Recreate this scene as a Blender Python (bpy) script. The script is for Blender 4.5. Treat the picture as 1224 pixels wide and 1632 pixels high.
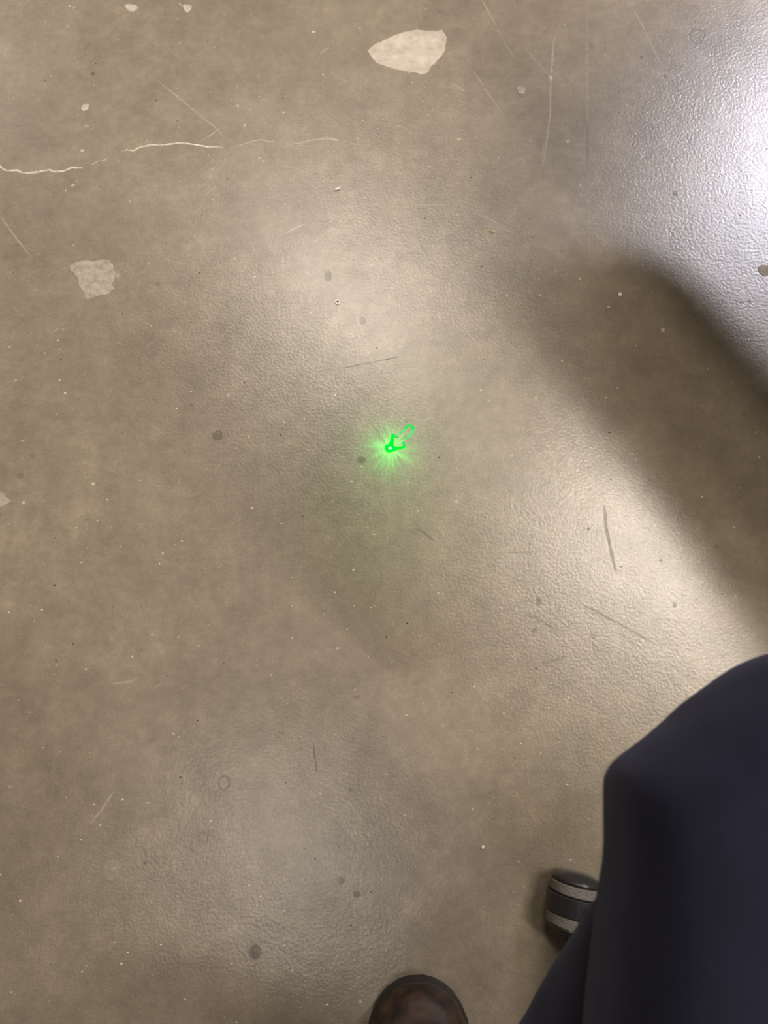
import bpy, bmesh, math, random
from mathutils import Vector, Matrix, noise

for o in list(bpy.data.objects):
    bpy.data.objects.remove(o, do_unlink=True)
scene = bpy.context.scene
COL = scene.collection
random.seed(11)

# ------------------------------------------------------------------ camera
CAM_H = 0.85
PITCH = math.radians(12.0)
F_PX = 1178.0
W_PX, H_PX = 1224, 1632
cam_d = bpy.data.cameras.new('camera')
cam = bpy.data.objects.new('camera', cam_d)
COL.objects.link(cam)
cam.location = (0, 0, CAM_H)
cam.rotation_euler = (PITCH, 0, 0)
cam_d.sensor_fit = 'VERTICAL'
cam_d.sensor_height = 36.0
cam_d.lens = F_PX / H_PX * 36.0
cam_d.clip_start = 0.01
cam_d.dof.use_dof = True
cam_d.dof.focus_distance = 0.87
cam_d.dof.aperture_fstop = 8.0
scene.camera = cam

# ------------------------------------------------------------------ world / exposure
world = bpy.data.worlds.new('world')
scene.world = world
world.use_nodes = True
bg = world.node_tree.nodes['Background']
bg.inputs[0].default_value = (1.0, 0.93, 0.84, 1)
bg.inputs[1].default_value = 0.05
vs = scene.view_settings
vs.view_transform = 'Standard'
vs.look = 'None'
vs.gamma = 1.0
vs.use_curve_mapping = False
vs.exposure = -0.36

# lamp plan: x, y, rotation z, length, width, strength, colour
WARM = (1.0, 0.91, 0.80)
COOL = (0.90, 0.88, 1.0)
LAMP_Z = 3.5
ROW = math.radians(-41.5)          # the strip lamps hang in parallel rows
LAMPS = [
    (1.70, 0.60, ROW, 1.55, 0.38, 54.0, WARM, 'warm strip lamp hanging above the added shade bench'),
    (-0.18, 2.26, ROW, 1.3, 0.28, 50.0, WARM, 'warm strip lamp in the row beyond the laser projector'),
    (2.25, -2.50, ROW, 1.3, 0.34, 105.0, WARM, 'warm fill lamp added near the back wall to light under the bench'),  # added fill, brightens the dark floor under the bench
    (-0.54, -0.96, ROW, 0.9, 0.26, 25.0, WARM, 'warm strip lamp hanging behind the seated person'),
    (3.02, 3.42, ROW, 0.9, 0.36, 265.0, COOL, 'cool bluish strip lamp in the far right corner'),
    (-3.6, 4.7, ROW, 1.2, 0.34, 36.0, WARM, 'extra warm lamp added in the far left corner to brighten the far floor'),  # added outside the view for more diffuse light on the far floor
]

# ------------------------------------------------------------------ helpers
def ray(px, py):
    xc = (px - W_PX / 2) / F_PX
    yc = -(py - H_PX / 2) / F_PX
    s, c = math.sin(PITCH), math.cos(PITCH)
    return Vector((xc, s + yc * c, -c + yc * s))

def at(px, py, z=0.0):
    d = ray(px, py)
    t = (CAM_H - z) / -d.z
    return Vector((0, 0, CAM_H)) + d * t

def mm_px(px, py):
    return (at(px + 1, py) - at(px, py)).length

def obj(name, me, mat=None, parent=None, smooth=False, kind=None):
    if isinstance(me, bmesh.types.BMesh):
        m = bpy.data.meshes.new(name)
        me.to_mesh(m)
        me.free()
        me = m
    o = bpy.data.objects.new(name, me)
    COL.objects.link(o)
    if mat is not None:
        me.materials.clear()
        me.materials.append(mat)
    if smooth:
        for p in me.polygons:
            p.use_smooth = True
    if parent is not None:
        o.parent = parent
    if kind:
        o['kind'] = kind
    return o

def thing(name, label, cat, loc=(0, 0, 0), rz=0.0, group=None):
    o = bpy.data.objects.new(name, None)
    COL.objects.link(o)
    o.empty_display_size = 0.05
    o.location = loc
    o.rotation_euler = (0, 0, rz)
    tag(o, label, cat, group)
    return o

def tag(o, label, cat, group=None):
    o['label'] = label
    o['category'] = cat
    if group:
        o['group'] = group
    return o

def pmat(name, color, rough=0.6, spec=0.5, metal=0.0, alpha=1.0, noise_amt=0.0, noise_scale=60.0,
         bump=0.0, bump_scale=300.0, emit=None, emit_s=0.0):
    m = bpy.data.materials.new(name)
    m.use_nodes = True
    nt = m.node_tree
    b = nt.nodes['Principled BSDF']
    b.inputs['Base Color'].default_value = (*color, 1)
    b.inputs['Roughness'].default_value = rough
    b.inputs['Specular IOR Level'].default_value = spec
    b.inputs['Metallic'].default_value = metal
    b.inputs['Alpha'].default_value = alpha
    if emit:
        b.inputs['Emission Color'].default_value = (*emit, 1)
        b.inputs['Emission Strength'].default_value = emit_s
    tc = nt.nodes.new('ShaderNodeTexCoord')
    if noise_amt > 0:
        n = nt.nodes.new('ShaderNodeTexNoise')
        n.inputs['Scale'].default_value = noise_scale
        n.inputs['Detail'].default_value = 6
        nt.links.new(tc.outputs['Object'], n.inputs['Vector'])
        r = nt.nodes.new('ShaderNodeValToRGB')
        lo = tuple(max(0, c * (1 - noise_amt)) for c in color)
        hi = tuple(min(1, c * (1 + noise_amt)) for c in color)
        r.color_ramp.elements[0].position = 0.3
        r.color_ramp.elements[1].position = 0.7
        r.color_ramp.elements[0].color = (*lo, 1)
        r.color_ramp.elements[1].color = (*hi, 1)
        nt.links.new(n.outputs['Fac'], r.inputs['Fac'])
        nt.links.new(r.outputs['Color'], b.inputs['Base Color'])
    if bump > 0:
        n2 = nt.nodes.new('ShaderNodeTexNoise')
        n2.inputs['Scale'].default_value = bump_scale
        n2.inputs['Detail'].default_value = 3
        nt.links.new(tc.outputs['Object'], n2.inputs['Vector'])
        bp = nt.nodes.new('ShaderNodeBump')
        bp.inputs['Strength'].default_value = bump
        bp.inputs['Distance'].default_value = 0.001
        nt.links.new(n2.outputs['Fac'], bp.inputs['Height'])
        nt.links.new(bp.outputs['Normal'], b.inputs['Normal'])
    return m

def box_bm(sx, sy, sz, loc=(0, 0, 0), bevel=0.0, seg=2):
    bm = bmesh.new()
    bmesh.ops.create_cube(bm, size=1.0)
    bmesh.ops.scale(bm, vec=(sx, sy, sz), verts=bm.verts)
    bmesh.ops.translate(bm, vec=loc, verts=bm.verts)
    if bevel > 0:
        bmesh.ops.bevel(bm, geom=list(bm.edges), offset=bevel, segments=seg, profile=0.5, affect='EDGES')
    return bm

def loft(bm, rings, cap=True):
    vr = [[bm.verts.new(p) for p in r] for r in rings]
    n = len(vr[0])
    for a, b in zip(vr[:-1], vr[1:]):
        for i in range(n):
            j = (i + 1) % n
            bm.faces.new((a[i], a[j], b[j], b[i]))
    if cap:
        bm.faces.new(list(reversed(vr[0])))
        bm.faces.new(vr[-1])
    bmesh.ops.recalc_face_normals(bm, faces=bm.faces)
    return bm

def tube(bm, pts, radii, n=20, squash=1.0):
    """tapered tube along pts (parallel transport frame)"""
    pts = [Vector(p) for p in pts]
    rings = []
    prev_u = None
    for i, p in enumerate(pts):
        if i == 0:
            t = pts[1] - pts[0]
        elif i == len(pts) - 1:
            t = pts[-1] - pts[-2]
        else:
            t = (pts[i + 1] - pts[i]).normalized() + (pts[i] - pts[i - 1]).normalized()
        t.normalize()
        if prev_u is None:
            ref = Vector((0, 0, 1)) if abs(t.z) < 0.9 else Vector((1, 0, 0))
            u = t.cross(ref).normalized()
        else:
            u = (prev_u - t * prev_u.dot(t)).normalized()
        prev_u = u
        v = t.cross(u).normalized()
        r = radii[i]
        rings.append([p + u * (math.cos(2 * math.pi * k / n) * r) + v * (math.sin(2 * math.pi * k / n) * r * squash)
                      for k in range(n)])
    return loft(bm, rings)

def lathe_bm(profile, n=32, axis='Z'):
    """closed surface of revolution from (r, h) profile"""
    bm = bmesh.new()
    rings = []
    for r, h in profile:
        ring = []
        for k in range(n):
            a = 2 * math.pi * k / n
            c, s = r * math.cos(a), r * math.sin(a)
            ring.append((c, s, h) if axis == 'Z' else (c, h, s))
        rings.append(ring)
    return loft(bm, rings)

def spline(pts, n):
    """Catmull-Rom through pts, n samples per span"""
    P = [Vector(p) for p in pts]
    P = [P[0] * 2 - P[1]] + P + [P[-1] * 2 - P[-2]]
    out = []
    for i in range(1, len(P) - 2):
        for k in range(n):
            t = k / n
            a, b, c, d = P[i - 1], P[i], P[i + 1], P[i + 2]
            out.append(0.5 * ((2 * b) + (c - a) * t + (2 * a - 5 * b + 4 * c - d) * t * t + (3 * b - a - 3 * c + d) * t ** 3))
    out.append(P[-2])
    return out

# ------------------------------------------------------------------ floor material
def floor_material():
    m = bpy.data.materials.new('sealed_concrete')
    m.use_nodes = True
    nt = m.node_tree
    L = nt.links.new
    b = nt.nodes['Principled BSDF']
    tc = nt.nodes.new('ShaderNodeTexCoord')

    def nz(scale, detail=5, rough=0.6, dist=0.0):
        n = nt.nodes.new('ShaderNodeTexNoise')
        n.inputs['Scale'].default_value = scale
        n.inputs['Detail'].default_value = detail
        n.inputs['Roughness'].default_value = rough
        n.inputs['Distortion'].default_value = dist
        L(tc.outputs['Object'], n.inputs['Vector'])
        return n.outputs['Fac']

    def ramp(src, stops):
        r = nt.nodes.new('ShaderNodeValToRGB')
        els = r.color_ramp.elements
        while len(els) < len(stops):
            els.new(0.5)
        for e, (p, c) in zip(els, stops):
            e.position = p
            e.color = (*c, 1)
        L(src, r.inputs['Fac'])
        return r.outputs['Color']

    def mix(fac, a, c, mode='MIX'):
        x = nt.nodes.new('ShaderNodeMix')
        x.data_type = 'RGBA'
        x.blend_type = mode
        if isinstance(fac, float):
            x.inputs['Factor'].default_value = fac
        else:
            L(fac, x.inputs['Factor'])
        L(a, x.inputs[6])
        L(c, x.inputs[7])
        return x.outputs[2]

    base = ramp(nz(4.0, 9, 0.68, 0.1), [(0.25, (0.186, 0.150, 0.104)), (0.5, (0.242, 0.198, 0.142)), (0.75, (0.306, 0.252, 0.184))])
    cloud = ramp(nz(24.0, 8, 0.72, 0.15), [(0.22, (0.74, 0.74, 0.73)), (0.5, (1.0, 1.0, 1.0)), (0.78, (1.32, 1.31, 1.29))])
    grain = ramp(nz(420.0, 3, 0.7), [(0.22, (0.84, 0.84, 0.83)), (0.5, (1, 1, 1)), (0.78, (1.20, 1.19, 1.18))])
    mottle = ramp(nz(85.0, 5, 0.7, 0.1), [(0.25, (0.84, 0.84, 0.84)), (0.5, (1, 1, 1)), (0.75, (1.18, 1.18, 1.17))])
    c0 = mix(1.0, base, mottle, 'MULTIPLY')
    c1 = mix(1.0, c0, cloud, 'MULTIPLY')
    c2 = mix(1.0, c1, grain, 'MULTIPLY')
    L(c2, b.inputs['Base Color'])
    rr = nt.nodes.new('ShaderNodeMapRange')
    L(nz(14.0, 5, 0.6), rr.inputs['Value'])
    rr.inputs['From Min'].default_value = 0.2
    rr.inputs['From Max'].default_value = 0.8
    rr.inputs['To Min'].default_value = 0.284
    rr.inputs['To Max'].default_value = 0.33
    L(rr.outputs['Result'], b.inputs['Roughness'])
    b.inputs['Specular IOR Level'].default_value = 0.95
    # orange-peel relief of the sealer
    bp = nt.nodes.new('ShaderNodeBump')
    bp.inputs['Strength'].default_value = 0.28
    bp.inputs['Distance'].default_value = 0.001
    L(nz(290.0, 2, 0.5, 0.4), bp.inputs['Height'])
    bp2 = nt.nodes.new('ShaderNodeBump')
    bp2.inputs['Strength'].default_value = 0.04
    bp2.inputs['Distance'].default_value = 0.006
    L(nz(28.0, 3, 0.5), bp2.inputs['Height'])
    L(bp2.outputs['Normal'], bp.inputs['Normal'])
    L(bp.outputs['Normal'], b.inputs['Normal'])
    return m

M_floor = floor_material()
M_wall = pmat('painted_wall', (0.24, 0.22, 0.19), 0.8, noise_amt=0.05, noise_scale=3)
M_ceil = pmat('grey_ceiling', (0.34, 0.32, 0.28), 0.85, noise_amt=0.06, noise_scale=3)
M_white_metal = pmat('white_enamel', (0.8, 0.8, 0.78), 0.4)
M_black_plastic = pmat('black_plastic', (0.018, 0.018, 0.019), 0.38, bump=0.1, bump_scale=900)
M_hub = pmat('black_hub_plastic', (0.022, 0.021, 0.020), 0.30)
M_tread = pmat('dusty_grey_tread', (0.15, 0.135, 0.112), 0.8, noise_amt=0.45, noise_scale=700, bump=0.5, bump_scale=900)
M_dark_top = pmat('dark_laminate', (0.028, 0.024, 0.020), 0.55)
M_dark_metal = pmat('dark_powder_coat', (0.03, 0.03, 0.032), 0.45)
M_seat = pmat('black_upholstery', (0.02, 0.02, 0.022), 0.9, bump=0.4, bump_scale=700)

def trouser_material():
    m = pmat('navy_cotton_twill', (0.007, 0.007, 0.013), 0.9, spec=0.25)
    nt = m.node_tree
    L = nt.links.new
    b = nt.nodes['Principled BSDF']
    b.inputs['Sheen Weight'].default_value = 0.16
    b.inputs['Sheen Roughness'].default_value = 0.5
    b.inputs['Sheen Tint'].default_value = (0.45, 0.47, 0.70, 1)
    tc = [n for n in nt.nodes if n.type == 'TEX_COORD'][0]
    w = nt.nodes.new('ShaderNodeTexWave')
    w.inputs['Scale'].default_value = 420
    w.inputs['Distortion'].default_value = 1.0
    w.bands_direction = 'DIAGONAL'
    L(tc.outputs['Object'], w.inputs['Vector'])
    n = nt.nodes.new('ShaderNodeTexNoise')
    n.inputs['Scale'].default_value = 30
    n.inputs['Detail'].default_value = 5
    L(tc.outputs['Object'], n.inputs['Vector'])
    r = nt.nodes.new('ShaderNodeValToRGB')
    r.color_ramp.elements[0].position = 0.3
    r.color_ramp.elements[1].position = 0.72
    r.color_ramp.elements[0].color = (0.0058, 0.0060, 0.0155, 1)
    r.color_ramp.elements[1].color = (0.0090, 0.0092, 0.0230, 1)
    L(n.outputs['Fac'], r.inputs['Fac'])
    L(r.outputs['Color'], b.inputs['Base Color'])
    bp = nt.nodes.new('ShaderNodeBump')
    bp.inputs['Strength'].default_value = 0.15
    bp.inputs['Distance'].default_value = 0.0005
    L(w.outputs['Fac'], bp.inputs['Height'])
    L(bp.outputs['Normal'], b.inputs['Normal'])
    return m

M_trousers = trouser_material()

# ------------------------------------------------------------------ room
XL, XR, YB, YF, HC = -4.5, 4.5, -4.0, 5.5, 3.7
def slab(name, x0, x1, y0, y1, z0, z1, mat):
    bm = box_bm(x1 - x0, y1 - y0, z1 - z0)
    o = obj(name, bm, mat, kind='structure')
    o.location = ((x0 + x1) / 2, (y0 + y1) / 2, (z0 + z1) / 2)
    return o

floor = slab('floor', XL, XR, YB, YF, -0.1, 0.0, M_floor)
floor.data.transform(Matrix.Translation((floor.location)))
floor.location = (0, 0, 0)
floor['label'] = 'worn tan sealed concrete floor with chips and scratches'
slab('ceiling', XL, XR, YB, YF, HC, HC + 0.1, M_ceil)
slab('wall_left', XL - 0.1, XL, YB, YF, 0, HC, M_wall)
slab('wall_right', XR, XR + 0.1, YB, YF, 0, HC, M_wall)
slab('wall_front', XL, XR, YF, YF + 0.1, 0, HC, M_wall)
slab('wall_back', XL, XR, YB - 0.1, YB, 0, HC, M_wall)

# ------------------------------------------------------------------ ceiling lamps
def ceiling_lamp(x, y, rz, ln, wd, s, col, label):
    t = thing('ceiling_lamp', label, 'lamp', (x, y, LAMP_Z), rz, 'strip lamps under the ceiling')
    # housing: folded tray above the diffuser
    bm = bmesh.new()
    rings = []
    for z, k in ((0.004, 1.06), (0.03, 1.06), (0.075, 0.62), (0.08, 0.55)):
        hx, hy = ln / 2 * (0.5 + 0.5 * k), wd / 2 * k
        rings.append([(-hx, -hy, z), (hx, -hy, z), (hx, hy, z), (-hx, hy, z)])
    loft(bm, rings)
    obj('housing', bm, M_white_metal, t)
    for sx in (-1, 1):
        bm = bmesh.new()
        tube(bm, [(sx * ln * 0.36, 0, 0.07), (sx * ln * 0.36, 0, HC - LAMP_Z)], [0.006, 0.006], 8)
        obj('hanger', bm, M_dark_metal, t)
    em = pmat('lamp_diffuser', (0.8, 0.8, 0.8), 0.5, emit=col, emit_s=s)
    obj('diffuser', box_bm(ln, wd, 0.012, (0, 0, -0.003)), em, t)
    return t

for a in LAMPS:
    ceiling_lamp(*a)

# ------------------------------------------------------------------ unseen bench, made up to lay its shade and dark reflection on the floor
BENCH_H = 0.42
def shade_bench():
    k = (CAM_H + BENCH_H - 0.03) / CAM_H          # mirror image of the underside edge
    a, b_ = at(770, 480) * k, at(1140, 945) * k
    d = (b_ - a).normalized()
    nrm = Vector((-d.y, d.x, 0))
    if nrm.x < 0:
        nrm = -nrm
    a = a + d * 0.03
    b_ = b_ + d * 0.75
    dep, ln = 0.50, (b_ - a).length
    c = (a + b_) / 2 + nrm * dep / 2
    t = thing('shade_bench', 'unseen dark bench added right of the floor arrow to block light', 'bench', (c.x, c.y, 0), math.atan2(d.y, d.x))
    bm = box_bm(ln, dep, 0.03, (0, 0, BENCH_H - 0.015))
    vedges = [e for e in bm.edges if abs(e.verts[0].co.z - e.verts[1].co.z) > 0.01]
    bmesh.ops.bevel(bm, geom=vedges, offset=0.16, segments=10, profile=0.5, affect='EDGES')
    obj('bench_top', bm, M_dark_top, t)
    bm = bmesh.new()
    tube(bm, [(0.1, 0, 0.02), (0.1, 0, BENCH_H - 0.028)], [0.035, 0.03], 20)
    obj('column', bm, M_dark_metal, t)
    o = obj('base', lathe_bm([(0.19, 0), (0.19, 0.008), (0.17, 0.014), (0.05, 0.024), (0.036, 0.03)], 40), M_dark_metal, t)
    o.location = (0.1, 0, 0)
    return t
shade_bench()

# ------------------------------------------------------------------ floor wear: chips, crack, scratches, stains (parts of the floor)
M_chip = pmat('bare_pale_concrete', (0.52, 0.455, 0.365), 0.85, spec=0.2, noise_amt=0.20, noise_scale=70, bump=0.5, bump_scale=260)
M_chip2 = pmat('bare_dusty_concrete', (0.37, 0.32, 0.25), 0.55, spec=0.5, noise_amt=0.24, noise_scale=150, bump=0.6, bump_scale=300)
M_crack = pmat('pale_crack_edge', (0.62, 0.56, 0.46), 0.9, spec=0.1, noise_amt=0.3, noise_scale=300)
M_crack_f = pmat('faint_crack_edge', (0.42, 0.365, 0.285), 0.6, spec=0.4, noise_amt=0.3, noise_scale=300)
M_scr = pmat('pale_scratch', (0.345, 0.295, 0.225), 0.33, spec=0.95, noise_amt=0.2, noise_scale=200)
M_scr_f = pmat('faint_scratch', (0.278, 0.232, 0.172), 0.31, spec=0.95, noise_amt=0.2, noise_scale=200)
M_dscr = pmat('dull_scratch', (0.19, 0.16, 0.12), 0.5, spec=0.6, alpha=0.32)
M_stain = pmat('dark_spot', (0.085, 0.075, 0.058), 0.4, alpha=0.34, noise_amt=0.3, noise_scale=400)
M_stain_f = pmat('faint_dark_spot', (0.10, 0.088, 0.066), 0.5, alpha=0.20, noise_amt=0.3, noise_scale=400)
M_lstain = pmat('faint_pale_spot', (0.275, 0.228, 0.170), 0.32, spec=0.95, noise_amt=0.2, noise_scale=200)
M_speck = pmat('pale_grit', (0.66, 0.60, 0.50), 0.8)
M_dspeck = pmat('dark_grit', (0.05, 0.044, 0.035), 0.8)

def patch(name, pts_px, mat, h=0.0006, inset=0.0006, rough=0.0):
    """thin plateau with a bevelled ragged rim"""
    pts = [at(x, y) for x, y in pts_px]
    if rough > 0:                      # subdivide and roughen
        q = []
        n = len(pts)
        for i in range(n):
            a, b = pts[i], pts[(i + 1) % n]
            for k in range(4):
                p = a.lerp(b, k / 4)
                p = p + Vector((random.uniform(-1, 1), random.uniform(-1, 1), 0)) * rough
                q.append(p)
        pts = q
    c = sum(pts, Vector()) / len(pts)
    bm = bmesh.new()
    lo = [p.copy() for p in pts]
    hi = []
    for p in pts:
        d = (c - p)
        hi.append(p + d.normalized() * min(inset, d.length * 0.3) + Vector((0, 0, h)))
    vl = [bm.verts.new(p) for p in lo]
    vh = [bm.verts.new(p) for p in hi]
    n = len(vl)
    for i in range(n):
        j = (i + 1) % n
        bm.faces.new((vl[i], vl[j], vh[j], vh[i]))
    bm.faces.new(vh)
    bmesh.ops.recalc_face_normals(bm, faces=bm.faces)
    return obj(name, bm, mat, floor)

def blob_px(cx, cy, rx, ry, n=10, jit=0.2, rot=0.0):
    out = []
    for k in range(n):
        a = 2 * math.pi * k / n
        r = 1 + random.uniform(-jit, jit)
        x, y = rx * r * math.cos(a), ry * r * math.sin(a)
        out.append((cx + x * math.cos(rot) - y * math.sin(rot), cy + x * math.sin(rot) + y * math.cos(rot)))
    return out

def strip(name, pts_px, w_px, mat, z=0.0003, jit=0.0, taper=True, sub=1):
    pts = [at(x, y) for x, y in pts_px]
    if sub > 1:
        q = []
        for a, b in zip(pts[:-1], pts[1:]):
            for k in range(sub):
                q.append(a.lerp(b, k / sub) + Vector((random.uniform(-1, 1), random.uniform(-1, 1), 0)) * jit)
        q.append(pts[-1])
        pts = q
    w = w_px * mm_px(*pts_px[len(pts_px) // 2]) / 2
    bm = bmesh.new()
    prev = None
    n = len(pts)
    for i, p in enumerate(pts):
        t = (pts[min(i + 1, n - 1)] - pts[max(i - 1, 0)]).normalized()
        nn = Vector((-t.y, t.x, 0))
        u = i / (n - 1)
        ww = w * (min(1, 6 * u + 0.15) * min(1, 6 * (1 - u) + 0.15) if taper else 1) * random.uniform(0.7, 1.25)
        a = bm.verts.new(p + nn * ww + Vector((0, 0, 0)))
        m = bm.verts.new(p + Vector((0, 0, z)))
        b = bm.verts.new(p - nn * ww + Vector((0, 0, 0)))
        if prev:
            bm.faces.new((prev[0], prev[1], m, a))
            bm.faces.new((prev[1], prev[2], b, m))
        prev = (a, m, b)
    for v in bm.verts:
        v.co.z += 0.00015
    bmesh.ops.recalc_face_normals(bm, faces=bm.faces)
    if sum(f.normal.z for f in bm.faces) < 0:
        bmesh.ops.reverse_faces(bm, faces=bm.faces)
    return obj(name, bm, mat, floor)

def flat(name, pts_px, mat, z=0.00025, hole=None):
    pts = [at(x, y) + Vector((0, 0, z)) for x, y in pts_px]
    bm = bmesh.new()
    if hole is None:
        bm.faces.new([bm.verts.new(p) for p in pts])
    else:
        c = sum(pts, Vector()) / len(pts)
        vo = [bm.verts.new(p) for p in pts]
        vi = [bm.verts.new(c + (p - c) * hole) for p in pts]
        n = len(pts)
        for i in range(n):
            j = (i + 1) % n
            bm.faces.new((vo[i], vo[j], vi[j], vi[i]))
    bmesh.ops.recalc_face_normals(bm, faces=bm.faces)
    if sum(f.normal.z for f in bm.faces) < 0:
        bmesh.ops.reverse_faces(bm, faces=bm.faces)
    return obj(name, bm, mat, floor)

big = [(158, 370), (215, 320), (300, 280), (380, 240), (470, 205), (550, 182), (640, 165), (720, 178), (810, 178), (890, 170),
       (915, 215), (935, 250), (920, 310), (905, 385), (860, 450), (790, 520), (740, 590), (690, 605), (620, 585), (560, 590),
       (500, 570), (430, 562), (330, 530), (240, 495), (195, 440)]
patch('floor_chip', [(560 + x / 6.12, 20 + y / 6.12) for x, y in big], M_chip, rough=0.0007)['label'] = 'large pale chipped patch with mottled middle'
mid_ = [(272, 378), (370, 325), (500, 300), (620, 320), (710, 290), (830, 310), (880, 390), (905, 500), (880, 590), (860, 650),
        (880, 700), (820, 770), (740, 790), (640, 825), (560, 835), (480, 850), (465, 760), (420, 700), (380, 660), (380, 560),
        (320, 490), (280, 450)]
patch('floor_chip', [(80 + x / 8.74, 380 + y / 8.74) for x, y in mid_], M_chip2, rough=0.0008)['label'] = 'dusty pale chipped patch'
patch('floor_chip', [(199, 8), (208, 6), (218, 9), (219, 14), (213, 19), (206, 19), (200, 14)], M_chip)
patch('floor_chip', [(291, 8), (300, 7), (306, 10), (304, 16), (298, 21), (293, 16)], M_chip)
patch('floor_chip', [(285, 3), (288, 5), (290, 10), (287, 11), (284, 8)], M_chip2)
patch('floor_chip', [(823, 140), (829, 136), (837, 138), (838, 146), (834, 151), (826, 150)], M_chip2)
patch('floor_chip', [(130, 169), (136, 165), (142, 167), (140, 174), (133, 178), (129, 175)], M_chip)
patch('floor_chip', [(1207, 427), (1214, 421), (1223, 423), (1232, 430), (1228, 441), (1217, 440), (1209, 434)], M_chip)
patch('floor_chip', [(-8, 786), (4, 785), (8, 791), (15, 796), (19, 799), (12, 803), (4, 808), (-8, 812)], M_chip2)
patch('floor_chip', blob_px(37, 801, 3, 3, 7), M_chip)
patch('floor_chip', [(180, 437), (188, 435), (192, 438), (188, 444), (184, 442)], M_chip2)
for (x, y, r) in [(379, 169, 3), (390, 200, 3), (905, 226, 4), (732, 222, 3), (116, 295, 3), (131, 240, 3), (500, 51, 3), (924, 296, 2.5),
                  (420, 257, 2.5), (877, 124, 3), (95, 606, 2), (148, 771, 3), (538, 1034, 3), (1057, 526, 3.5), (970, 489, 2),
                  (854, 634, 3), (966, 634, 2.5), (1195, 480, 3), (860, 470, 2.5), (808, 471, 3)]:
    patch('floor_chip', blob_px(x, y, r, r * 0.8, 7, 0.3), M_chip, h=0.0004, inset=0.0003)
for pts in ([(132, 200), (138, 197), (145, 201), (139, 204)], [(134, 197), (137, 203), (134, 206)], [(121, 178), (126, 183), (124, 185)]):
    patch('floor_chip', pts, M_chip2, h=0.0004, inset=0.0003)

# crack
strip('crack', [(-6, 258), (2, 268), (10, 272), (28, 272), (36, 276), (55, 275), (78, 271), (88, 274), (102, 273), (115, 267), (132, 268)], 3.0, M_crack, sub=3, jit=0.0004, taper=False)
strip('crack', [(145, 263), (156, 257), (165, 256), (177, 249)], 2.2, M_crack_f, sub=3, jit=0.0003)
strip('crack', [(193, 242), (203, 239), (213, 240), (222, 235), (240, 231), (262, 231), (285, 228), (300, 229), (312, 231), (330, 234), (345, 234), (359, 235)], 2.6, M_crack, sub=3, jit=0.0004)
strip('crack', [(365, 235), (385, 231), (400, 226), (415, 223), (432, 226), (440, 225)], 2.2, M_crack_f, sub=3, jit=0.0003)
strip('crack', [(455, 230), (476, 229), (490, 225), (505, 222), (525, 221), (540, 223)], 2.2, M_crack_f, sub=3, jit=0.0003)
strip('crack', [(530, 221), (540, 224)], 3.0, M_crack, sub=2)
# scratches
for pts, w, mt in [
    ([(935, -6), (936, 150), (937, 300), (939, 430)], 5, M_scr_f), ([(936, 170), (937, 290)], 3, M_scr_f),
    ([(866, 265), (870, 235), (877, 180), (878, 124), (882, 70), (886, 55)], 3, M_scr), ([(862, 270), (868, 225)], 4, M_scr_f),
    ([(765, -6), (779, 20), (791, 42)], 2.5, M_scr), ([(791, 42), (806, 72), (823, 96)], 2.5, M_scr_f), ([(754, 112), (775, 145), (800, 180)], 2.2, M_scr),
    ([(1008, 12), (1022, 38), (1040, 75), (1058, 112)], 2.5, M_scr), ([(1060, 112), (1087, 150)], 2, M_scr_f), ([(964, 0), (972, 30)], 2.5, M_scr_f),
    ([(250, 128), (290, 160), (320, 185), (345, 205), (360, 222)], 2.6, M_scr), ([(320, 226), (335, 216), (352, 203)], 2.6, M_scr),
    ([(225, 112), (250, 130)], 4, M_scr_f), ([(255, 60), (285, 95)], 3, M_scr_f), ([(0, 343), (20, 372), (52, 412)], 2.6, M_scr),
    ([(82, 530), (96, 522)], 2.2, M_scr), ([(98, 527), (103, 523)], 3, M_scr), ([(176, 1090), (195, 1088), (210, 1086), (219, 1078)], 3.5, M_scr),
    ([(240, 1099), (265, 1086)], 3, M_scr_f), ([(144, 1313), (162, 1290), (181, 1262)], 3.5, M_scr), ([(700, 40), (722, 41), (744, 46)], 4, M_scr_f),
    ([(720, 132), (742, 146)], 4, M_scr), ([(835, 75), (858, 102), (877, 122)], 5, M_scr_f), ([(640, 326), (680, 327), (735, 326)], 4, M_scr_f),
    ([(748, 335), (785, 352), (828, 378)], 2.2, M_scr), ([(600, 180), (630, 196)], 2.5, M_scr_f), ([(455, 372), (468, 365), (485, 357)], 2.6, M_scr),
    ([(70, 130), (73, 143)], 2, M_scr), ([(510, 85), (526, 75)], 3, M_scr), ([(0, 103), (22, 110)], 3, M_scr_f), ([(225, 42), (246, 30)], 2.5, M_scr_f),
    ([(535, 113), (560, 140), (575, 160)], 4, M_scr_f), ([(230, 555), (250, 540)], 2, M_scr_f), ([(184, 543), (200, 552)], 2.5, M_scr_f)]:
    strip('scratch', pts, w, mt, z=0.0, sub=3, jit=0.0002)
for pts, w in [([(963, 805), (966, 840), (975, 885), (983, 915)], 6), ([(925, 962), (960, 980), (1005, 1004), (1046, 1028)], 3), ([(980, 1005), (1020, 1032)], 2),
               ([(832, 976), (858, 988), (890, 1004)], 2.5), ([(866, 1056), (885, 1052), (906, 1045)], 3), ([(664, 842), (678, 850), (692, 862)], 5),
               ([(800, 881), (870, 880)], 2), ([(540, 588), (590, 578), (640, 568)], 2.5), ([(499, 1183), (502, 1210), (505, 1232)], 3),
               ([(825, 960), (848, 957)], 2), ([(300, 1350), (312, 1360)], 3)]:
    strip('scratch', pts, w, M_dscr, z=0.0, sub=3, jit=0.0002)
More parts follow.
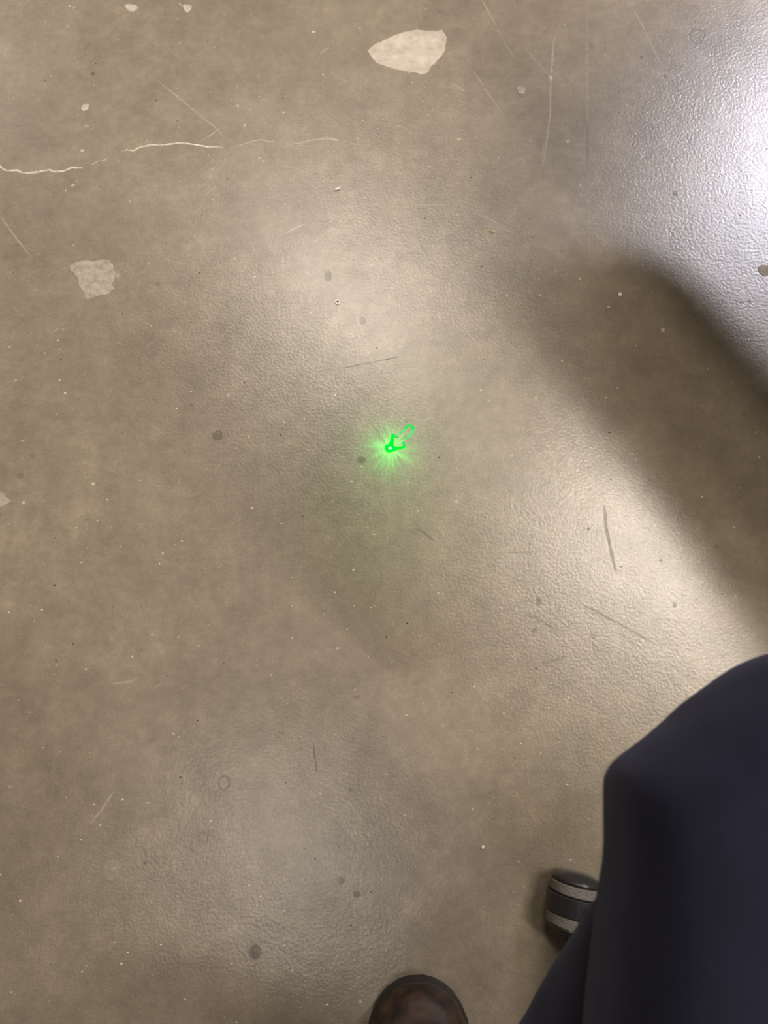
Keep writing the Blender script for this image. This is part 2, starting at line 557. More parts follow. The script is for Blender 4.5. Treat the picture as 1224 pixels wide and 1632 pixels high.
# dark spots and rings
for x, y, rx, ry, mt in [(347, 694, 8, 7.5, M_stain), (576, 733, 7, 5.5, M_stain), (407, 1517, 10, 12, M_stain), (543, 1404, 6, 6.5, M_stain_f), (569, 1425, 6, 6, M_stain_f),
                         (859, 958, 4.5, 6, M_stain), (852, 1005, 3.5, 3.5, M_stain), (946, 1013, 5, 4, M_stain_f), (1076, 309, 4, 4.5, M_stain), (1075, 965, 3.5, 4, M_stain),
                         (33, 758, 6, 5, M_stain_f), (523, 440, 6, 9, M_stain_f), (1022, 91, 2.5, 2.5, M_stain), (1060, 122, 2.5, 2.5, M_stain), (569, 1111, 5, 3, M_stain_f),
                         (178, 1386, 14, 16, M_lstain), (430, 464, 9, 7, M_lstain), (148, 118, 3, 3, M_stain), (305, 645, 2.5, 2.5, M_stain), (559, 1259, 4, 4, M_stain_f),
                         (1053, 894, 2.5, 2.5, M_stain), (1140, 870, 3, 3, M_stain_f), (578, 512, 5, 7, M_stain_f), (252, 452, 4, 4, M_stain_f), (195, 500, 2, 2, M_stain), (232, 1375, 5, 3, M_stain_f),
                         (938, 843, 2.5, 2.5, M_stain), (1186, 660, 3, 3, M_stain_f), (52, 727, 4, 4, M_stain_f)]:
    flat('spot', blob_px(x, y, rx, ry, 14, 0.10), mt)
flat('ring_mark', blob_px(1111, 57, 13, 12, 18, 0.06), M_stain_f, hole=0.82)
flat('ring_mark', blob_px(357, 1248, 10, 12, 18, 0.10), M_stain_f, z=0.00035, hole=0.72)
flat('ring_mark', blob_px(357, 1248, 6, 8, 14, 0.10), M_lstain, hole=0.5)
flat('ring_mark', blob_px(324, 1336, 8, 10, 14, 0.12), M_stain_f, hole=0.8)
flat('ring_mark', blob_px(851, 722, 7, 3, 14, 0.12), M_lstain, hole=0.7)
flat('ring_mark', blob_px(851, 734, 7, 4, 14, 0.12), M_lstain, hole=0.7)
flat('ring_mark', blob_px(347, 694, 9, 8.5, 18, 0.04), M_stain_f, z=0.0004, hole=0.84)

# fine grit, too small to pick apart
def grit(name, count, mat, r0, r1, seed):
    rnd = random.Random(seed)
    bm = bmesh.new()
    for _ in range(count):
        x, y = rnd.uniform(-0.75, 0.75), rnd.uniform(-0.55, 1.2)
        r = r0 + (r1 - r0) * rnd.random() ** 4
        a = rnd.uniform(0, 6.28)
        st = rnd.uniform(0.5, 1.0)
        base = []
        for k in range(5):
            t = a + k * 1.2566
            q = r * rnd.uniform(0.7, 1.2)
            base.append(bm.verts.new((x + math.cos(t) * q, y + math.sin(t) * q * st, 0.0)))
        top = bm.verts.new((x, y, r * 0.5))
        for k in range(5):
            bm.faces.new((base[k], base[(k + 1) % 5], top))
    return obj(name, bm, mat, floor, kind='stuff')
grit('grit', 3200, M_speck, 0.0004, 0.0016, 3)
grit('dark_grit', 1300, M_dspeck, 0.0004, 0.0014, 5)

# ------------------------------------------------------------------ loose crumbs (top level)
def crumb(name, px, py, lx, ly, h, rot, mat, label, cat, group=None):
    c = at(px, py)
    bm = bmesh.new()
    bmesh.ops.create_icosphere(bm, subdivisions=2, radius=1.0)
    for v in bm.verts:
        k = 1 + 0.25 * noise.noise(v.co * 2.1 + Vector((px, py, 0)))
        v.co = Vector((v.co.x * lx * k, v.co.y * ly * k, v.co.z * h * k))
    zmin = min(v.co.z for v in bm.verts)
    bmesh.ops.translate(bm, vec=(0, 0, -zmin), verts=bm.verts)
    o = obj(name, bm, mat)
    o.location = c
    o.rotation_euler = (0, 0, rot)
    return tag(o, label, cat, group)

M_wood = pmat('pale_wood', (0.62, 0.50, 0.33), 0.7, noise_amt=0.2, noise_scale=500)
M_whitebit = pmat('white_crumb', (0.75, 0.70, 0.62), 0.7)
# splinter of two slivers
t = thing('wood_splinter', 'tiny pale wood splinter lying beside a thin scratch', 'splinter', at(784, 370), 0.05)
for k, (dx, dy, ln, rz) in enumerate(((0, 0.0012, 0.0045, -0.05), (0.001, -0.0006, 0.0036, 0.12))):
    bm = bmesh.new()
    tube(bm, [(-ln, 0, 0.0009), (0, 0.0002, 0.0011), (ln, 0, 0.0008)], [0.0003, 0.0009, 0.0004], 8)
    o = obj('sliver', bm, M_wood, t)
    o.location = (dx, dy, 0)
    o.rotation_euler = (0, 0, rz)
# small white ring
bm = bmesh.new()
n1, n2 = 24, 8
vs_ = []
for i in range(n1):
    a = 2 * math.pi * i / n1
    vs_.append([bm.verts.new(((0.0026 + 0.0010 * math.cos(b)) * math.cos(a), (0.0026 + 0.0010 * math.cos(b)) * math.sin(a), 0.0009 + 0.0009 * math.sin(b)))
                for b in [2 * math.pi * j / n2 for j in range(n2)]])
for i in range(n1):
    for j in range(n2):
        bm.faces.new((vs_[i][j], vs_[(i + 1) % n1][j], vs_[(i + 1) % n1][(j + 1) % n2], vs_[i][(j + 1) % n2]))
bmesh.ops.recalc_face_normals(bm, faces=bm.faces)
o = obj('small_ring', bm, M_whitebit, smooth=True)
o.location = at(538, 482)
tag(o, 'tiny white ring lying in the soft glare beyond the arrow', 'ring')
crumb('white_crumb', 987, 470, 0.0028, 0.0025, 0.0018, 0.3, M_whitebit, 'single round white crumb where the bluish glare fades', 'crumb')
crumb('white_crumb', 769, 1350, 0.0022, 0.0018, 0.0015, 0.8, M_whitebit, 'white crumb on the floor between the boot toe and the knee', 'crumb')
crumb('white_crumb', 538, 302, 0.0042, 0.0018, 0.0015, 0.4, M_whitebit, 'oblong white crumb below the end of the crack', 'crumb')

# ------------------------------------------------------------------ laser arrow: projected light drawn as thin glowing strips on the floor
def laser():
    dot = at(622, 714.5)
    t = thing('laser_arrow', 'glowing green laser arrow with a bright dot at its tip', 'laser mark', dot)
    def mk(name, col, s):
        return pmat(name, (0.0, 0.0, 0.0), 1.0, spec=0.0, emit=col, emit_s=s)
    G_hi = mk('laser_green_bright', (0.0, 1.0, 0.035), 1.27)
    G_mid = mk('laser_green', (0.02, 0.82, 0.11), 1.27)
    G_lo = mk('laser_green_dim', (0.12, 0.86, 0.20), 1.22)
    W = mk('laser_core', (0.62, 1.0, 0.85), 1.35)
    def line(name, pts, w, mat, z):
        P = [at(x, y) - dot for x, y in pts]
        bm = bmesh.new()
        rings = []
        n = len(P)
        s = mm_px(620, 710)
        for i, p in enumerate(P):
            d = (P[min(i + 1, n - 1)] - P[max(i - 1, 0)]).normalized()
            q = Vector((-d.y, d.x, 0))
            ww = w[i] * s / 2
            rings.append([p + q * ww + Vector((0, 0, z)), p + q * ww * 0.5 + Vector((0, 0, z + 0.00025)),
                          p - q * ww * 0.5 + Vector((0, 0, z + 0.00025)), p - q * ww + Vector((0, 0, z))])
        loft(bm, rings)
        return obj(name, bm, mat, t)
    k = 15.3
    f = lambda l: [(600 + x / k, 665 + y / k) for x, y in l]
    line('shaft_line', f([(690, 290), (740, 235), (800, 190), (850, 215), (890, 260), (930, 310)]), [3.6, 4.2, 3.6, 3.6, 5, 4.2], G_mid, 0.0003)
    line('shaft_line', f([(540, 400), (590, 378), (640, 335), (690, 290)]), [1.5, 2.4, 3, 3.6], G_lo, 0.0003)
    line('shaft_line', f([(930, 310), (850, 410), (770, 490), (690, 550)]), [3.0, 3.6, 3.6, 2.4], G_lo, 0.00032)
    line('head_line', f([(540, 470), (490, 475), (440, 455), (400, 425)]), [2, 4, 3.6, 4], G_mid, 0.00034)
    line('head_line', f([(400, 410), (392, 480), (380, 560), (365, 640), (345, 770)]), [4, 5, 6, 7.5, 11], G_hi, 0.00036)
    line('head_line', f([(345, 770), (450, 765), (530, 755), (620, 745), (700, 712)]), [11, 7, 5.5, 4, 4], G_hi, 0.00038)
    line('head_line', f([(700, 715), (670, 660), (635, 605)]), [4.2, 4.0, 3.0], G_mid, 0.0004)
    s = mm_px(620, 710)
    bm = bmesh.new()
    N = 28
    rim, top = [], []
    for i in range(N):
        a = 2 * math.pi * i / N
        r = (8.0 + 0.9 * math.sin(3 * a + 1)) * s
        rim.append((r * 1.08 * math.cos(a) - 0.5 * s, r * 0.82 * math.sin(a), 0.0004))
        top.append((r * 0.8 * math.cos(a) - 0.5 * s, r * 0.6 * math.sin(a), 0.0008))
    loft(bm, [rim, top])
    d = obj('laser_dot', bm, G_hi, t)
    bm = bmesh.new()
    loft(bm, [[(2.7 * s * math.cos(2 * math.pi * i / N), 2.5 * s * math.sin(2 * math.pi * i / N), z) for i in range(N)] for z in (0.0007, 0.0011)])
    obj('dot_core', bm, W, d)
    return dot

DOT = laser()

def laser_projector():
    z = 3.3
    t = thing('laser_projector', 'small black laser projector, unseen, added to cast the green halo', 'projector', (DOT.x, DOT.y, z))
    obj('body', box_bm(0.07, 0.12, 0.05, (0, 0, 0.035), 0.006), M_black_plastic, t)
    obj('lens_barrel', lathe_bm([(0.018, 0.002), (0.018, 0.012), (0.014, 0.0125)], 24), M_dark_metal, t)
    bm = bmesh.new()
    tube(bm, [(0, 0, 0.055), (0, 0, HC - z)], [0.008, 0.008], 10)
    obj('mount_rod', bm, M_dark_metal, t)
    ld = bpy.data.lights.new('laser_scatter', 'SPOT')  # spot added to cast the green halo around the dot
    ld.energy = 1150.0
    ld.color = (0.03, 1.0, 0.09)
    ld.spot_size = math.radians(9.0)
    ld.spot_blend = 1.0
    ld.shadow_soft_size = 0.0
    ld.use_nodes = True
    nt = ld.node_tree
    L = nt.links.new
    em = nt.nodes['Emission']
    geo = nt.nodes.new('ShaderNodeNewGeometry')
    sep = nt.nodes.new('ShaderNodeSeparateXYZ')
    tcn = nt.nodes.new('ShaderNodeTexCoord')
    L(tcn.outputs['Normal'], sep.inputs[0])
    def mth(op, a, b=None):
        n = nt.nodes.new('ShaderNodeMath')
        n.operation = op
        for i, v in enumerate((a, b)):
            if v is None:
                continue
            if isinstance(v, (int, float)):
                n.inputs[i].default_value = v
            else:
                L(v, n.inputs[i])
        return n.outputs[0]
    r = mth('MULTIPLY', mth('SQRT', mth('ADD', mth('MULTIPLY', sep.outputs[0], sep.outputs[0]), mth('MULTIPLY', sep.outputs[1], sep.outputs[1]))), z)
    ang = mth('ARCTAN2', sep.outputs[1], sep.outputs[0])
    # radial speckle streaks of the laser
    nzn = nt.nodes.new('ShaderNodeTexNoise')
    nzn.noise_dimensions = '2D'
    nzn.inputs['Scale'].default_value = 1.0
    nzn.inputs['Detail'].default_value = 2
    cmb = nt.nodes.new('ShaderNodeCombineXYZ')
    L(mth('MULTIPLY', ang, 9.0), cmb.inputs[0])
    L(mth('MULTIPLY', r, 25.0), cmb.inputs[1])
    L(cmb.outputs[0], nzn.inputs['Vector'])
    streak = mth('ADD', 0.55, mth('MULTIPLY', 10.0, mth('POWER', nzn.outputs['Fac'], 3.2)))
    core = mth('MULTIPLY', mth('EXPONENT', mth('MULTIPLY', r, -1 / 0.0115)), streak)
    wide = mth('MULTIPLY', mth('EXPONENT', mth('MULTIPLY', r, -1 / 0.08)), 0.05)
    L(mth('ADD', core, wide), em.inputs['Strength'])
    lo = bpy.data.objects.new('laser_scatter', ld)
    COL.objects.link(lo)
    lo.parent = t
    lo.location = (0, 0, -0.002)
laser_projector()

# ------------------------------------------------------------------ swivel chair
def caster_parts(parent, loc, rz):
    c = bpy.data.objects.new('caster', None)
    COL.objects.link(c)
    c.empty_display_size = 0.02
    c.parent = parent
    c.location = loc
    c.rotation_euler = (0, 0, rz)
    return c

R_W = 0.027
def chair():
    cc = Vector((0.235, -0.525, 0))
    t = thing('swivel_chair', 'black swivel chair on twin wheel casters under the seated person', 'chair', cc)
    # shared meshes
    wb = lathe_bm([(0.006, 0.0110), (R_W - 0.0012, 0.0110), (R_W, 0.0100), (R_W, 0.0018), (R_W - 0.0012, 0.0008), (0.006, 0.0008)], 40, 'Y')
    wheel_me = bpy.data.meshes.new('wheel'); wb.to_mesh(wheel_me); wb.free()
    wheel_me.materials.append(M_tread)
    hb = lathe_bm([(0.003, 0.0215), (0.010, 0.0210), (0.018, 0.0188), (0.0230, 0.0155), (R_W - 0.0008, 0.0112), (0.010, 0.0105)], 40, 'Y')
    hub_me = bpy.data.meshes.new('hub_cap'); hb.to_mesh(hub_me); hb.free()
    hub_me.materials.append(M_hub)
    for p in hub_me.polygons:
        p.use_smooth = True
    # hood: half drum between the wheels
    bm = bmesh.new()
    rings = []
    for y in (-0.0092, -0.0082, 0.0082, 0.0092):
        rr = R_W + (0.0005 if abs(y) > 0.009 else 0.0015)
        ring = []
        for k in range(25):
            a = math.radians(-25 + 230 * k / 24)
            ring.append((rr * math.cos(a), y, rr * math.sin(a)))
        for k in range(24, -1, -1):
            a = math.radians(-25 + 230 * k / 24)
            ring.append((0.015 * math.cos(a), y, 0.015 * math.sin(a)))
        rings.append(ring)
    loft(bm, rings)
    hood_me = bpy.data.meshes.new('hood'); bm.to_mesh(hood_me); bm.free()
    hood_me.materials.append(M_black_plastic)
    bm = bmesh.new()
    tube(bm, [(0, 0, R_W - 0.002), (0, 0, 0.040)], [0.0055, 0.0055], 14)
    stem_me = bpy.data.meshes.new('stem'); bm.to_mesh(stem_me); bm.free()
    stem_me.materials.append(M_dark_metal)
    first = at(917, 1441, 0.03) - cc
    first.z = 0
    R0, a0 = first.length, math.atan2(first.y, first.x)
    for i in range(5):
        a = a0 + i * 2 * math.pi / 5
        p = Vector((math.cos(a), math.sin(a), 0)) * R0
        rz = math.radians(-11) if i == 0 else a + 1.1
        # trailing caster: the swivel stem stands behind the wheel axle
        c = caster_parts(t, (p.x, p.y, R_W), rz)
        for s in (-1, 1):
            w = obj('wheel', wheel_me, None, c)
            if s > 0:
                w.location = (0, 0.0092, 0)
            else:
                w.location = (0, -0.0092, 0); w.rotation_euler = (0, 0, math.pi)
            h = obj('hub_cap', hub_me, None, c)
            h.location = (0, s * 0.0092, 0)
            if s < 0:
                h.rotation_euler = (0, 0, math.pi)
        obj('hood', hood_me, None, c)
        st = obj('stem', stem_me, None, c)
        st.location = (0.018 * math.cos(0), 0, 0)
        # base arm
        stem_w = Vector((p.x + 0.018 * math.cos(rz), p.y + 0.018 * math.sin(rz), 0))
        dirv = stem_w.normalized()
        nn = Vector((-dirv.y, dirv.x, 0))
        bm = bmesh.new()
        rings = []
        for u, w_, z0, z1 in ((0.02, 0.028, 0.070, 0.125), (0.35, 0.024, 0.070, 0.112), (0.75, 0.020, 0.066, 0.092), (0.97, 0.017, 0.0655, 0.082), (1.03, 0.010, 0.0655, 0.076)):
            o_ = dirv * (stem_w.length * u)
            rings.append([o_ + nn * w_ + Vector((0, 0, z0)), o_ + nn * w_ * 0.9 + Vector((0, 0, z1 - 0.006)), o_ + nn * w_ * 0.5 + Vector((0, 0, z1)),
                          o_ - nn * w_ * 0.5 + Vector((0, 0, z1)), o_ - nn * w_ * 0.9 + Vector((0, 0, z1 - 0.006)), o_ - nn * w_ + Vector((0, 0, z0))])
        loft(bm, rings)
        obj('base_arm', bm, M_black_plastic, t)
    bm = bmesh.new()
    tube(bm, [(0, 0, 0.06), (0, 0, 0.2), (0, 0, 0.201), (0, 0, 0.33)], [0.027, 0.027, 0.016, 0.016], 20)
    obj('gas_column', bm, M_dark_metal, t)
    obj('seat', box_bm(0.48, 0.44, 0.06, (0, -0.04, 0.355), 0.026, 4), M_seat, t, smooth=True)
    br = obj('backrest', box_bm(0.42, 0.05, 0.48, (0, 0, 0), 0.024, 4), M_seat, t, smooth=True)
    br.location = (0, -0.375, 0.72)
    br.rotation_euler = (math.radians(14), 0, 0)
    bm = bmesh.new()
    tube(bm, [(0, -0.2, 0.34), (0, -0.34, 0.345), (0, -0.365, 0.45), (0, -0.395, 0.68)], [0.018] * 4, 12, 0.6)
    obj('back_bracket', bm, M_dark_metal, t)
chair()

# ------------------------------------------------------------------ seated person (one leg and one boot toe in view)
PERSON = thing('person', 'seated person in navy trousers and brown boots, foot tucked under the chair', 'person', (0.12, -0.55, 0))
def pobj(name, bm, mat, remesh=None, smooth_it=6, parent=PERSON, disp=None):
    o = obj(name, bm, mat)
    if remesh:
        md = o.modifiers.new('remesh', 'REMESH')
        md.mode = 'VOXEL'
        md.voxel_size = remesh
        sm = o.modifiers.new('smooth', 'SMOOTH')
        sm.iterations = smooth_it
        sm.factor = 0.5
        dg = bpy.context.evaluated_depsgraph_get()
        me = bpy.data.meshes.new_from_object(o.evaluated_get(dg))
        o.modifiers.clear()
        o.data = me
    if disp:
        cos = [v.co.copy() for v in o.data.vertices]
        nos = [n.vector.copy() for n in o.data.vertex_normals]
        flat_co = []
        for c_, n_ in zip(cos, nos):
            flat_co.extend(c_ + disp(c_, n_))
        o.data.vertices.foreach_set('co', flat_co)
        o.data.update()
    for p in o.data.polygons:
        p.use_smooth = True
    o.parent = parent
    o.matrix_parent_inverse = Matrix.Translation(Vector(parent.location)).inverted()
    return o

def oval_ring(c, fwd, up, hw, hh_up, hh_dn, n=28, e=2.3):
    """superelliptic ring round c, plane normal fwd"""
    fwd = Vector(fwd).normalized()
    side = fwd.cross(Vector(up)).normalized()
    upv = side.cross(fwd).normalized()
    r = []
    for k in range(n):
        a = 2 * math.pi * k / n
        ca, sa = math.cos(a), math.sin(a)
        x = math.copysign(abs(ca) ** (2 / e), ca) * hw
        y = math.copysign(abs(sa) ** (2 / e), sa) * (hh_up if sa > 0 else hh_dn)
        r.append(Vector(c) + side * x + upv * y)
    return r

def right_leg(bm):
    # thigh: rings across y, inner edge and chamfered front edge of the knee
    zc = 0.470
    inner = [(-0.64, 0.050), (-0.50, 0.060), (-0.36, 0.077), (-0.24, 0.089), (-0.155, 0.0965), (-0.095, 0.109), (-0.070, 0.110), (-0.055, 0.111),
             (-0.048, 0.116), (-0.038, 0.130), (-0.028, 0.144), (-0.016, 0.160), (-0.004, 0.176), (0.004, 0.189), (0.009, 0.203)]
    outer = [(-0.64, 0.245), (-0.50, 0.255), (-0.36, 0.268), (-0.24, 0.278), (-0.155, 0.285), (-0.095, 0.290), (-0.070, 0.290), (-0.055, 0.288),
             (-0.048, 0.286), (-0.038, 0.283), (-0.028, 0.278), (-0.016, 0.268), (-0.004, 0.254), (0.004, 0.240), (0.009, 0.226)]
    rings = []
    for (y, xi), (_, xo) in zip(inner, outer):
        f = 1.0 if y < -0.09 else math.sqrt(max(0.02, 1 - ((y + 0.09) / 0.104) ** 2))
        rings.append(oval_ring(((xi + xo) / 2, y, zc), (0, 1, 0), (0, 0, 1), (xo - xi) / 2, 0.066 * f + 0.006, 0.072 * f + 0.006, 36, 2.6))
    loft(bm, rings)
    # shin
    kn = Vector((0.195, -0.105, 0.43))
    an = Vector((0.066, -0.480, 0.215))
    pts, rad = [], []
    for u, r in ((0.0, 0.054), (0.15, 0.060), (0.35, 0.068), (0.6, 0.073), (0.85, 0.069), (1.0, 0.064)):
        pts.append(kn.lerp(an, u) + Vector((0, 0, -0.01 * math.sin(math.pi * u))))
        rad.append(r)
    tube(bm, pts, rad, 26)

def left_leg(bm):
    tube(bm, [(0.08, -0.60, 0.47), (-0.08, -0.54, 0.468), (-0.26, -0.475, 0.46), (-0.36, -0.44, 0.452)], [0.098, 0.094, 0.086, 0.072], 26)
    tube(bm, [(-0.35, -0.445, 0.45), (-0.355, -0.52, 0.33), (-0.36, -0.60, 0.20), (-0.36, -0.63, 0.13)], [0.07, 0.07, 0.062, 0.058], 26)

bm = bmesh.new()
right_leg(bm)
left_leg(bm)
tube(bm, [(0.105, -0.70, 0.48), (0.105, -0.66, 0.50), (0.105, -0.66, 0.58), (0.105, -0.67, 0.66)], [0.11, 0.165, 0.16, 0.15], 32, 0.8)
def wrinkle(co, no):
    q = co + Vector((3.1, 1.7, 0.3))
    a = noise.noise(Vector((q.x * 16, q.y * 7, q.z * 12))) * 0.0030
    b = noise.noise(Vector((q.x * 40 + q.y * 12, q.y * 16, q.z * 26))) * 0.0010
    return no * (a + b)
trousers = pobj('trousers', bm, M_trousers, remesh=0.005, smooth_it=5, disp=wrinkle)
trousers['label'] = 'loose dark navy trousers'

# torso with sleeves, head (behind the camera)
M_jacket = pmat('dark_jacket', (0.03, 0.03, 0.035), 0.9)
M_skin = pmat('skin', (0.45, 0.29, 0.21), 0.55)
M_hair = pmat('hair', (0.04, 0.03, 0.022), 0.7)
bm = bmesh.new()
tube(bm, [(0.105, -0.665, 0.56), (0.105, -0.68, 0.62), (0.105, -0.69, 0.80), (0.105, -0.68, 0.95), (0.105, -0.66, 1.04), (0.105, -0.65, 1.09)], [0.155, 0.168, 0.175, 0.190, 0.15, 0.07], 32, 0.72)
for s in (-1, 1):
    low = [(0.375, -0.60, 0.74), (0.325, -0.49, 0.64), (0.27, -0.40, 0.585)] if s > 0 else [(-0.19, -0.63, 0.76), (-0.205, -0.585, 0.66), (-0.20, -0.54, 0.60)]
    tube(bm, [(0.105 + s * 0.15, -0.67, 1.02), (0.105 + s * 0.24, -0.66, 0.90)] + low,
         [0.075, 0.062, 0.055, 0.046, 0.038], 20)
pobj('jacket', bm, M_jacket, remesh=0.010, smooth_it=6)
bm = bmesh.new()
tube(bm, [(0.105, -0.655, 1.06), (0.105, -0.63, 1.16)], [0.058, 0.056], 20)
s_bm = bmesh.new()
hc = Vector((0.105, -0.585, 1.235))
bmesh.ops.create_uvsphere(bm, u_segments=28, v_segments=20, radius=1.0, matrix=Matrix.Translation(hc) @ Matrix.Rotation(math.radians(-28), 4, 'X') @ Matrix.Diagonal((0.075, 0.095, 0.118, 1)))
s_bm.free()
fwd = Vector((0, math.cos(math.radians(28)), -math.sin(math.radians(28))))
upv = Vector((0, math.sin(math.radians(28)), math.cos(math.radians(28))))
tube(bm, [hc + fwd * 0.085 + upv * 0.025, hc + fwd * 0.105 - upv * 0.008, hc + fwd * 0.112 - upv * 0.022, hc + fwd * 0.088 - upv * 0.03], [0.008, 0.012, 0.014, 0.012], 12)
tube(bm, [hc + fwd * 0.070 - upv * 0.085, hc + fwd * 0.088 - upv * 0.088], [0.030, 0.018], 14)
for s in (-1, 1):
    tube(bm, [hc + Vector((s * 0.07, 0, 0)) + upv * 0.03, hc + Vector((s * 0.082, 0, 0)) - fwd * 0.01, hc + Vector((s * 0.074, 0, 0)) - upv * 0.03], [0.008, 0.017, 0.008], 12)
head = pobj('head', bm, M_skin, remesh=0.006, smooth_it=4)
bm = bmesh.new()
bmesh.ops.create_uvsphere(bm, u_segments=28, v_segments=20, radius=1.0)
bmesh.ops.delete(bm, geom=[v for v in bm.verts if v.co.z < -0.1 - 0.5 * v.co.y * -1 and v.co.y > -0.2 or v.co.z < -0.55], context='VERTS')
bmesh.ops.transform(bm, matrix=Matrix.Translation(hc + upv * 0.01 - fwd * 0.006) @ Matrix.Rotation(math.radians(-28), 4, 'X') @ Matrix.Diagonal((0.082, 0.102, 0.120, 1)), verts=bm.verts)
hair = pobj('hair', bm, M_hair, parent=PERSON)
sol = hair.modifiers.new('thickness', 'SOLIDIFY'); sol.thickness = 0.008
# the torso leans back against the backrest
lean = Matrix.Translation((0, -0.66, 0.56)) @ Matrix.Rotation(math.radians(14), 4, 'X') @ Matrix.Translation((0, 0.66, -0.56))
for o_ in PERSON.children:
    if o_.name.split('.')[0] in ('jacket', 'head', 'hair'):
        o_.data.transform(lean)
# hands resting on the thighs
for s in (-1, 1):
    bm = bmesh.new()
    w0 = Vector((0.27, -0.41, 0.585)) if s > 0 else Vector((-0.20, -0.55, 0.595))
    f = Vector((-0.12, 1.0, -0.22)).normalized() if s > 0 else Vector((-0.75, 0.65, -0.12)).normalized()
    sd = Vector((f.y, -f.x, 0)).normalized()
    tube(bm, [w0 - f * 0.02, w0 + f * 0.03, w0 + f * 0.07, w0 + f * 0.095], [0.027, 0.036, 0.042, 0.038], 18, 0.45)
    for k, ln in enumerate((0.066, 0.078, 0.072, 0.056)):
        b0 = w0 + f * 0.085 + sd * ((k - 1.5) * 0.0195 * -s)
        tube(bm, [b0, b0 + f * ln * 0.45 + Vector((0, 0, -0.004)), b0 + f * ln * 0.8 + Vector((0, 0, -0.014)), b0 + f * ln + Vector((0, 0, -0.022))], [0.0095, 0.009, 0.0082, 0.006], 10)
    b0 = w0 + f * 0.03 - sd * s * 0.03
    tube(bm, [b0, b0 + f * 0.03 - sd * s * 0.022, b0 + f * 0.058 - sd * s * 0.028], [0.012, 0.0105, 0.008], 10)
    pobj('hand', bm, M_skin, remesh=0.0035, smooth_it=3)

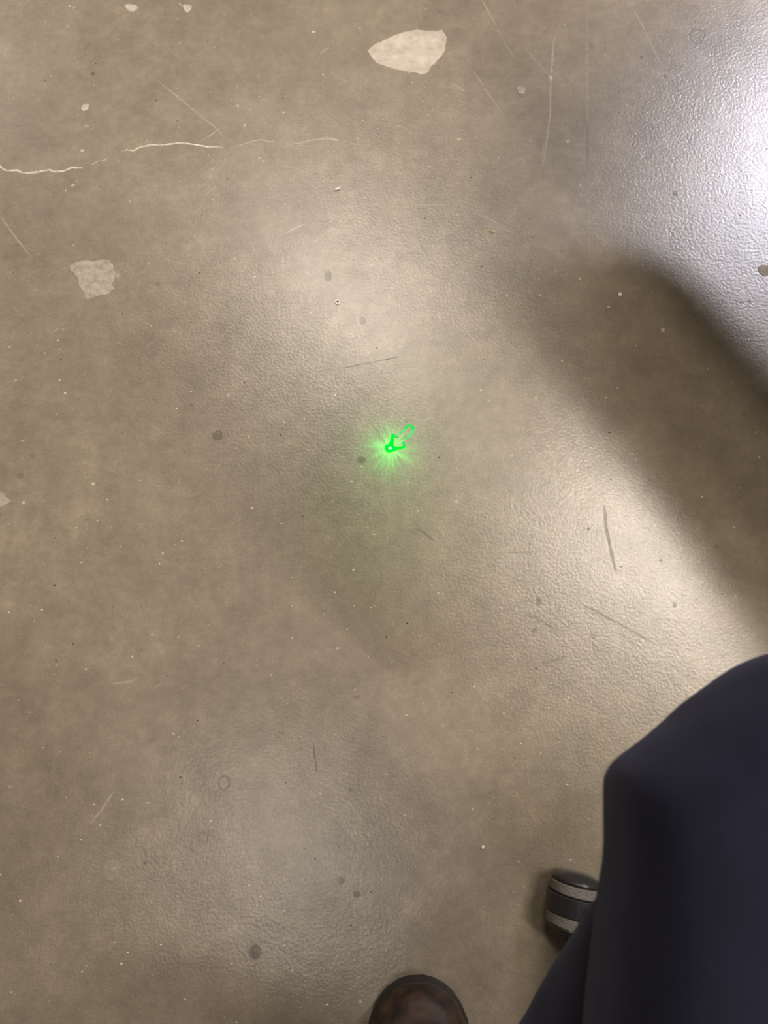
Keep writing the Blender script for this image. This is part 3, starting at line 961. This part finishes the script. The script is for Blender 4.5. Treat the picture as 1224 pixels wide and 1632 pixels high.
# boots
M_leather = pmat('brown_boot_leather', (0.040, 0.0215, 0.0115), 0.6, spec=0.35, noise_amt=0.8, noise_scale=60, bump=0.8, bump_scale=110)
M_sole = pmat('dark_rubber_sole', (0.014, 0.011, 0.008), 0.6)
M_lace = pmat('dark_lace', (0.03, 0.022, 0.015), 0.8)
def half_width(s):
    # s = distance from the toe tip (m)
    if s < 0.06:
        u = s / 0.06
        return 0.0525 * math.sqrt(max(0.0, 1 - (1 - u) ** 2.2))
    keys = [(0.06, 0.0525), (0.10, 0.052), (0.16, 0.042), (0.21, 0.037), (0.25, 0.036), (0.275, 0.028), (0.288, 0.012)]
    for (a, wa), (b, wb) in zip(keys[:-1], keys[1:]):
        if s <= b:
            return wa + (wb - wa) * (s - a) / (b - a)
    return 0.01
def boot(tip, yaw, pitch, shaft_to):
    t_stations = [0.0008, 0.004, 0.010, 0.018, 0.028, 0.040, 0.055, 0.075, 0.10, 0.13, 0.16, 0.19, 0.22, 0.25, 0.27, 0.285]
    # local frame: toe tip at origin, heel along -y; pitch lifts the heel about the ball
    ball = Vector((0, -0.075, 0))
    Rm = Matrix.Translation(tip) @ Matrix.Rotation(yaw, 4, 'Z') @ Matrix.Translation(ball) @ Matrix.Rotation(-pitch, 4, 'X') @ Matrix.Translation(-ball)
    def bend(p):
        # toes stay flat on the ground in front of the ball
        q = Vector(p)
        if q.y > -0.055:
            return Matrix.Translation(tip) @ Matrix.Rotation(yaw, 4, 'Z') @ q
        k = min(1.0, (-0.055 - q.y) / 0.04)
        return (Matrix.Translation(tip) @ Matrix.Rotation(yaw, 4, 'Z') @ q).lerp(Rm @ q, k)
    # sole
    bm = bmesh.new()
    rings = []
    for s in t_stations:
        w = half_width(s) - 0.001
        zt = 0.024
        zb = 0.004 * max(0, 1 - s / 0.04)
        rings.append([bend(p) for p in ((-w, -s + 0.001, zb), (-w - 0.001, -s + 0.001, zb + 0.012), (-w, -s + 0.001, zt), (w, -s + 0.001, zt), (w + 0.001, -s + 0.001, zb + 0.012), (w, -s + 0.001, zb))])
    loft(bm, rings)
    so = pobj('boot_sole', bm, M_sole)
    # upper
    bm = bmesh.new()
    rings = []
    for s in t_stations:
        w = half_width(s)
        if s < 0.06:
            h = 0.030 + 0.030 * math.sqrt(max(0, 1 - (1 - s / 0.06) ** 2))
        else:
            h = 0.060 + 0.07 * min(1, (s - 0.06) / 0.13) ** 1.3
        ring = []
        n = 20
        for k in range(n + 1):
            a = math.pi * k / n
            x = w * math.copysign(abs(math.cos(a)) ** 0.75, math.cos(a))
            z = 0.018 + (h - 0.018) * math.sin(a) ** 0.72
            ring.append(bend((x, -s, z)))
        rings.append(ring)
    loft(bm, rings)
    a = Rm @ Vector((0, -0.215, 0.09))
    tube(bm, [a, a.lerp(Vector(shaft_to), 0.5), Vector(shaft_to)], [0.046, 0.047, 0.048], 24)
    def crease(co, no):
        return no * (noise.noise(co * 42) * 0.0022 + noise.noise(co * 100) * 0.0010)
    up_ = pobj('boot_upper', bm, M_leather, remesh=0.0035, smooth_it=4, disp=crease)
    # toe cap seam
    bm = bmesh.new()
    pts = []
    for k in range(17):
        a_ = math.pi * (0.06 + 0.88 * k / 16)
        s = 0.070 - 0.010 * math.sin(a_)
        w = half_width(s) + 0.0005
        pts.append(bend((w * math.copysign(abs(math.cos(a_)) ** 0.75, math.cos(a_)), -s, 0.018 + 0.0445 * math.sin(a_) ** 0.72)))
    tube(bm, pts, [0.0011] * len(pts), 6)
    pobj('toe_cap_seam', bm, M_lace)
    for k in range(4):
        s = 0.105 + 0.024 * k
        h = 0.060 + 0.07 * min(1, (s - 0.06) / 0.13) ** 1.3 + 0.002
        bm = bmesh.new()
        tube(bm, [bend((-0.022, -s, h - 0.008)), bend((0, -s + 0.004, h)), bend((0.022, -s, h - 0.008))], [0.0025] * 3, 8)
        pobj('lace', bm, M_lace)
tip = at(664, 1574, 0.035)
tip.z = 0
boot(tip, math.radians(3), math.radians(24), (0.067, -0.475, 0.225))
boot(Vector((-0.385, -0.46, 0)), math.radians(8), math.radians(6), (-0.36, -0.63, 0.16))
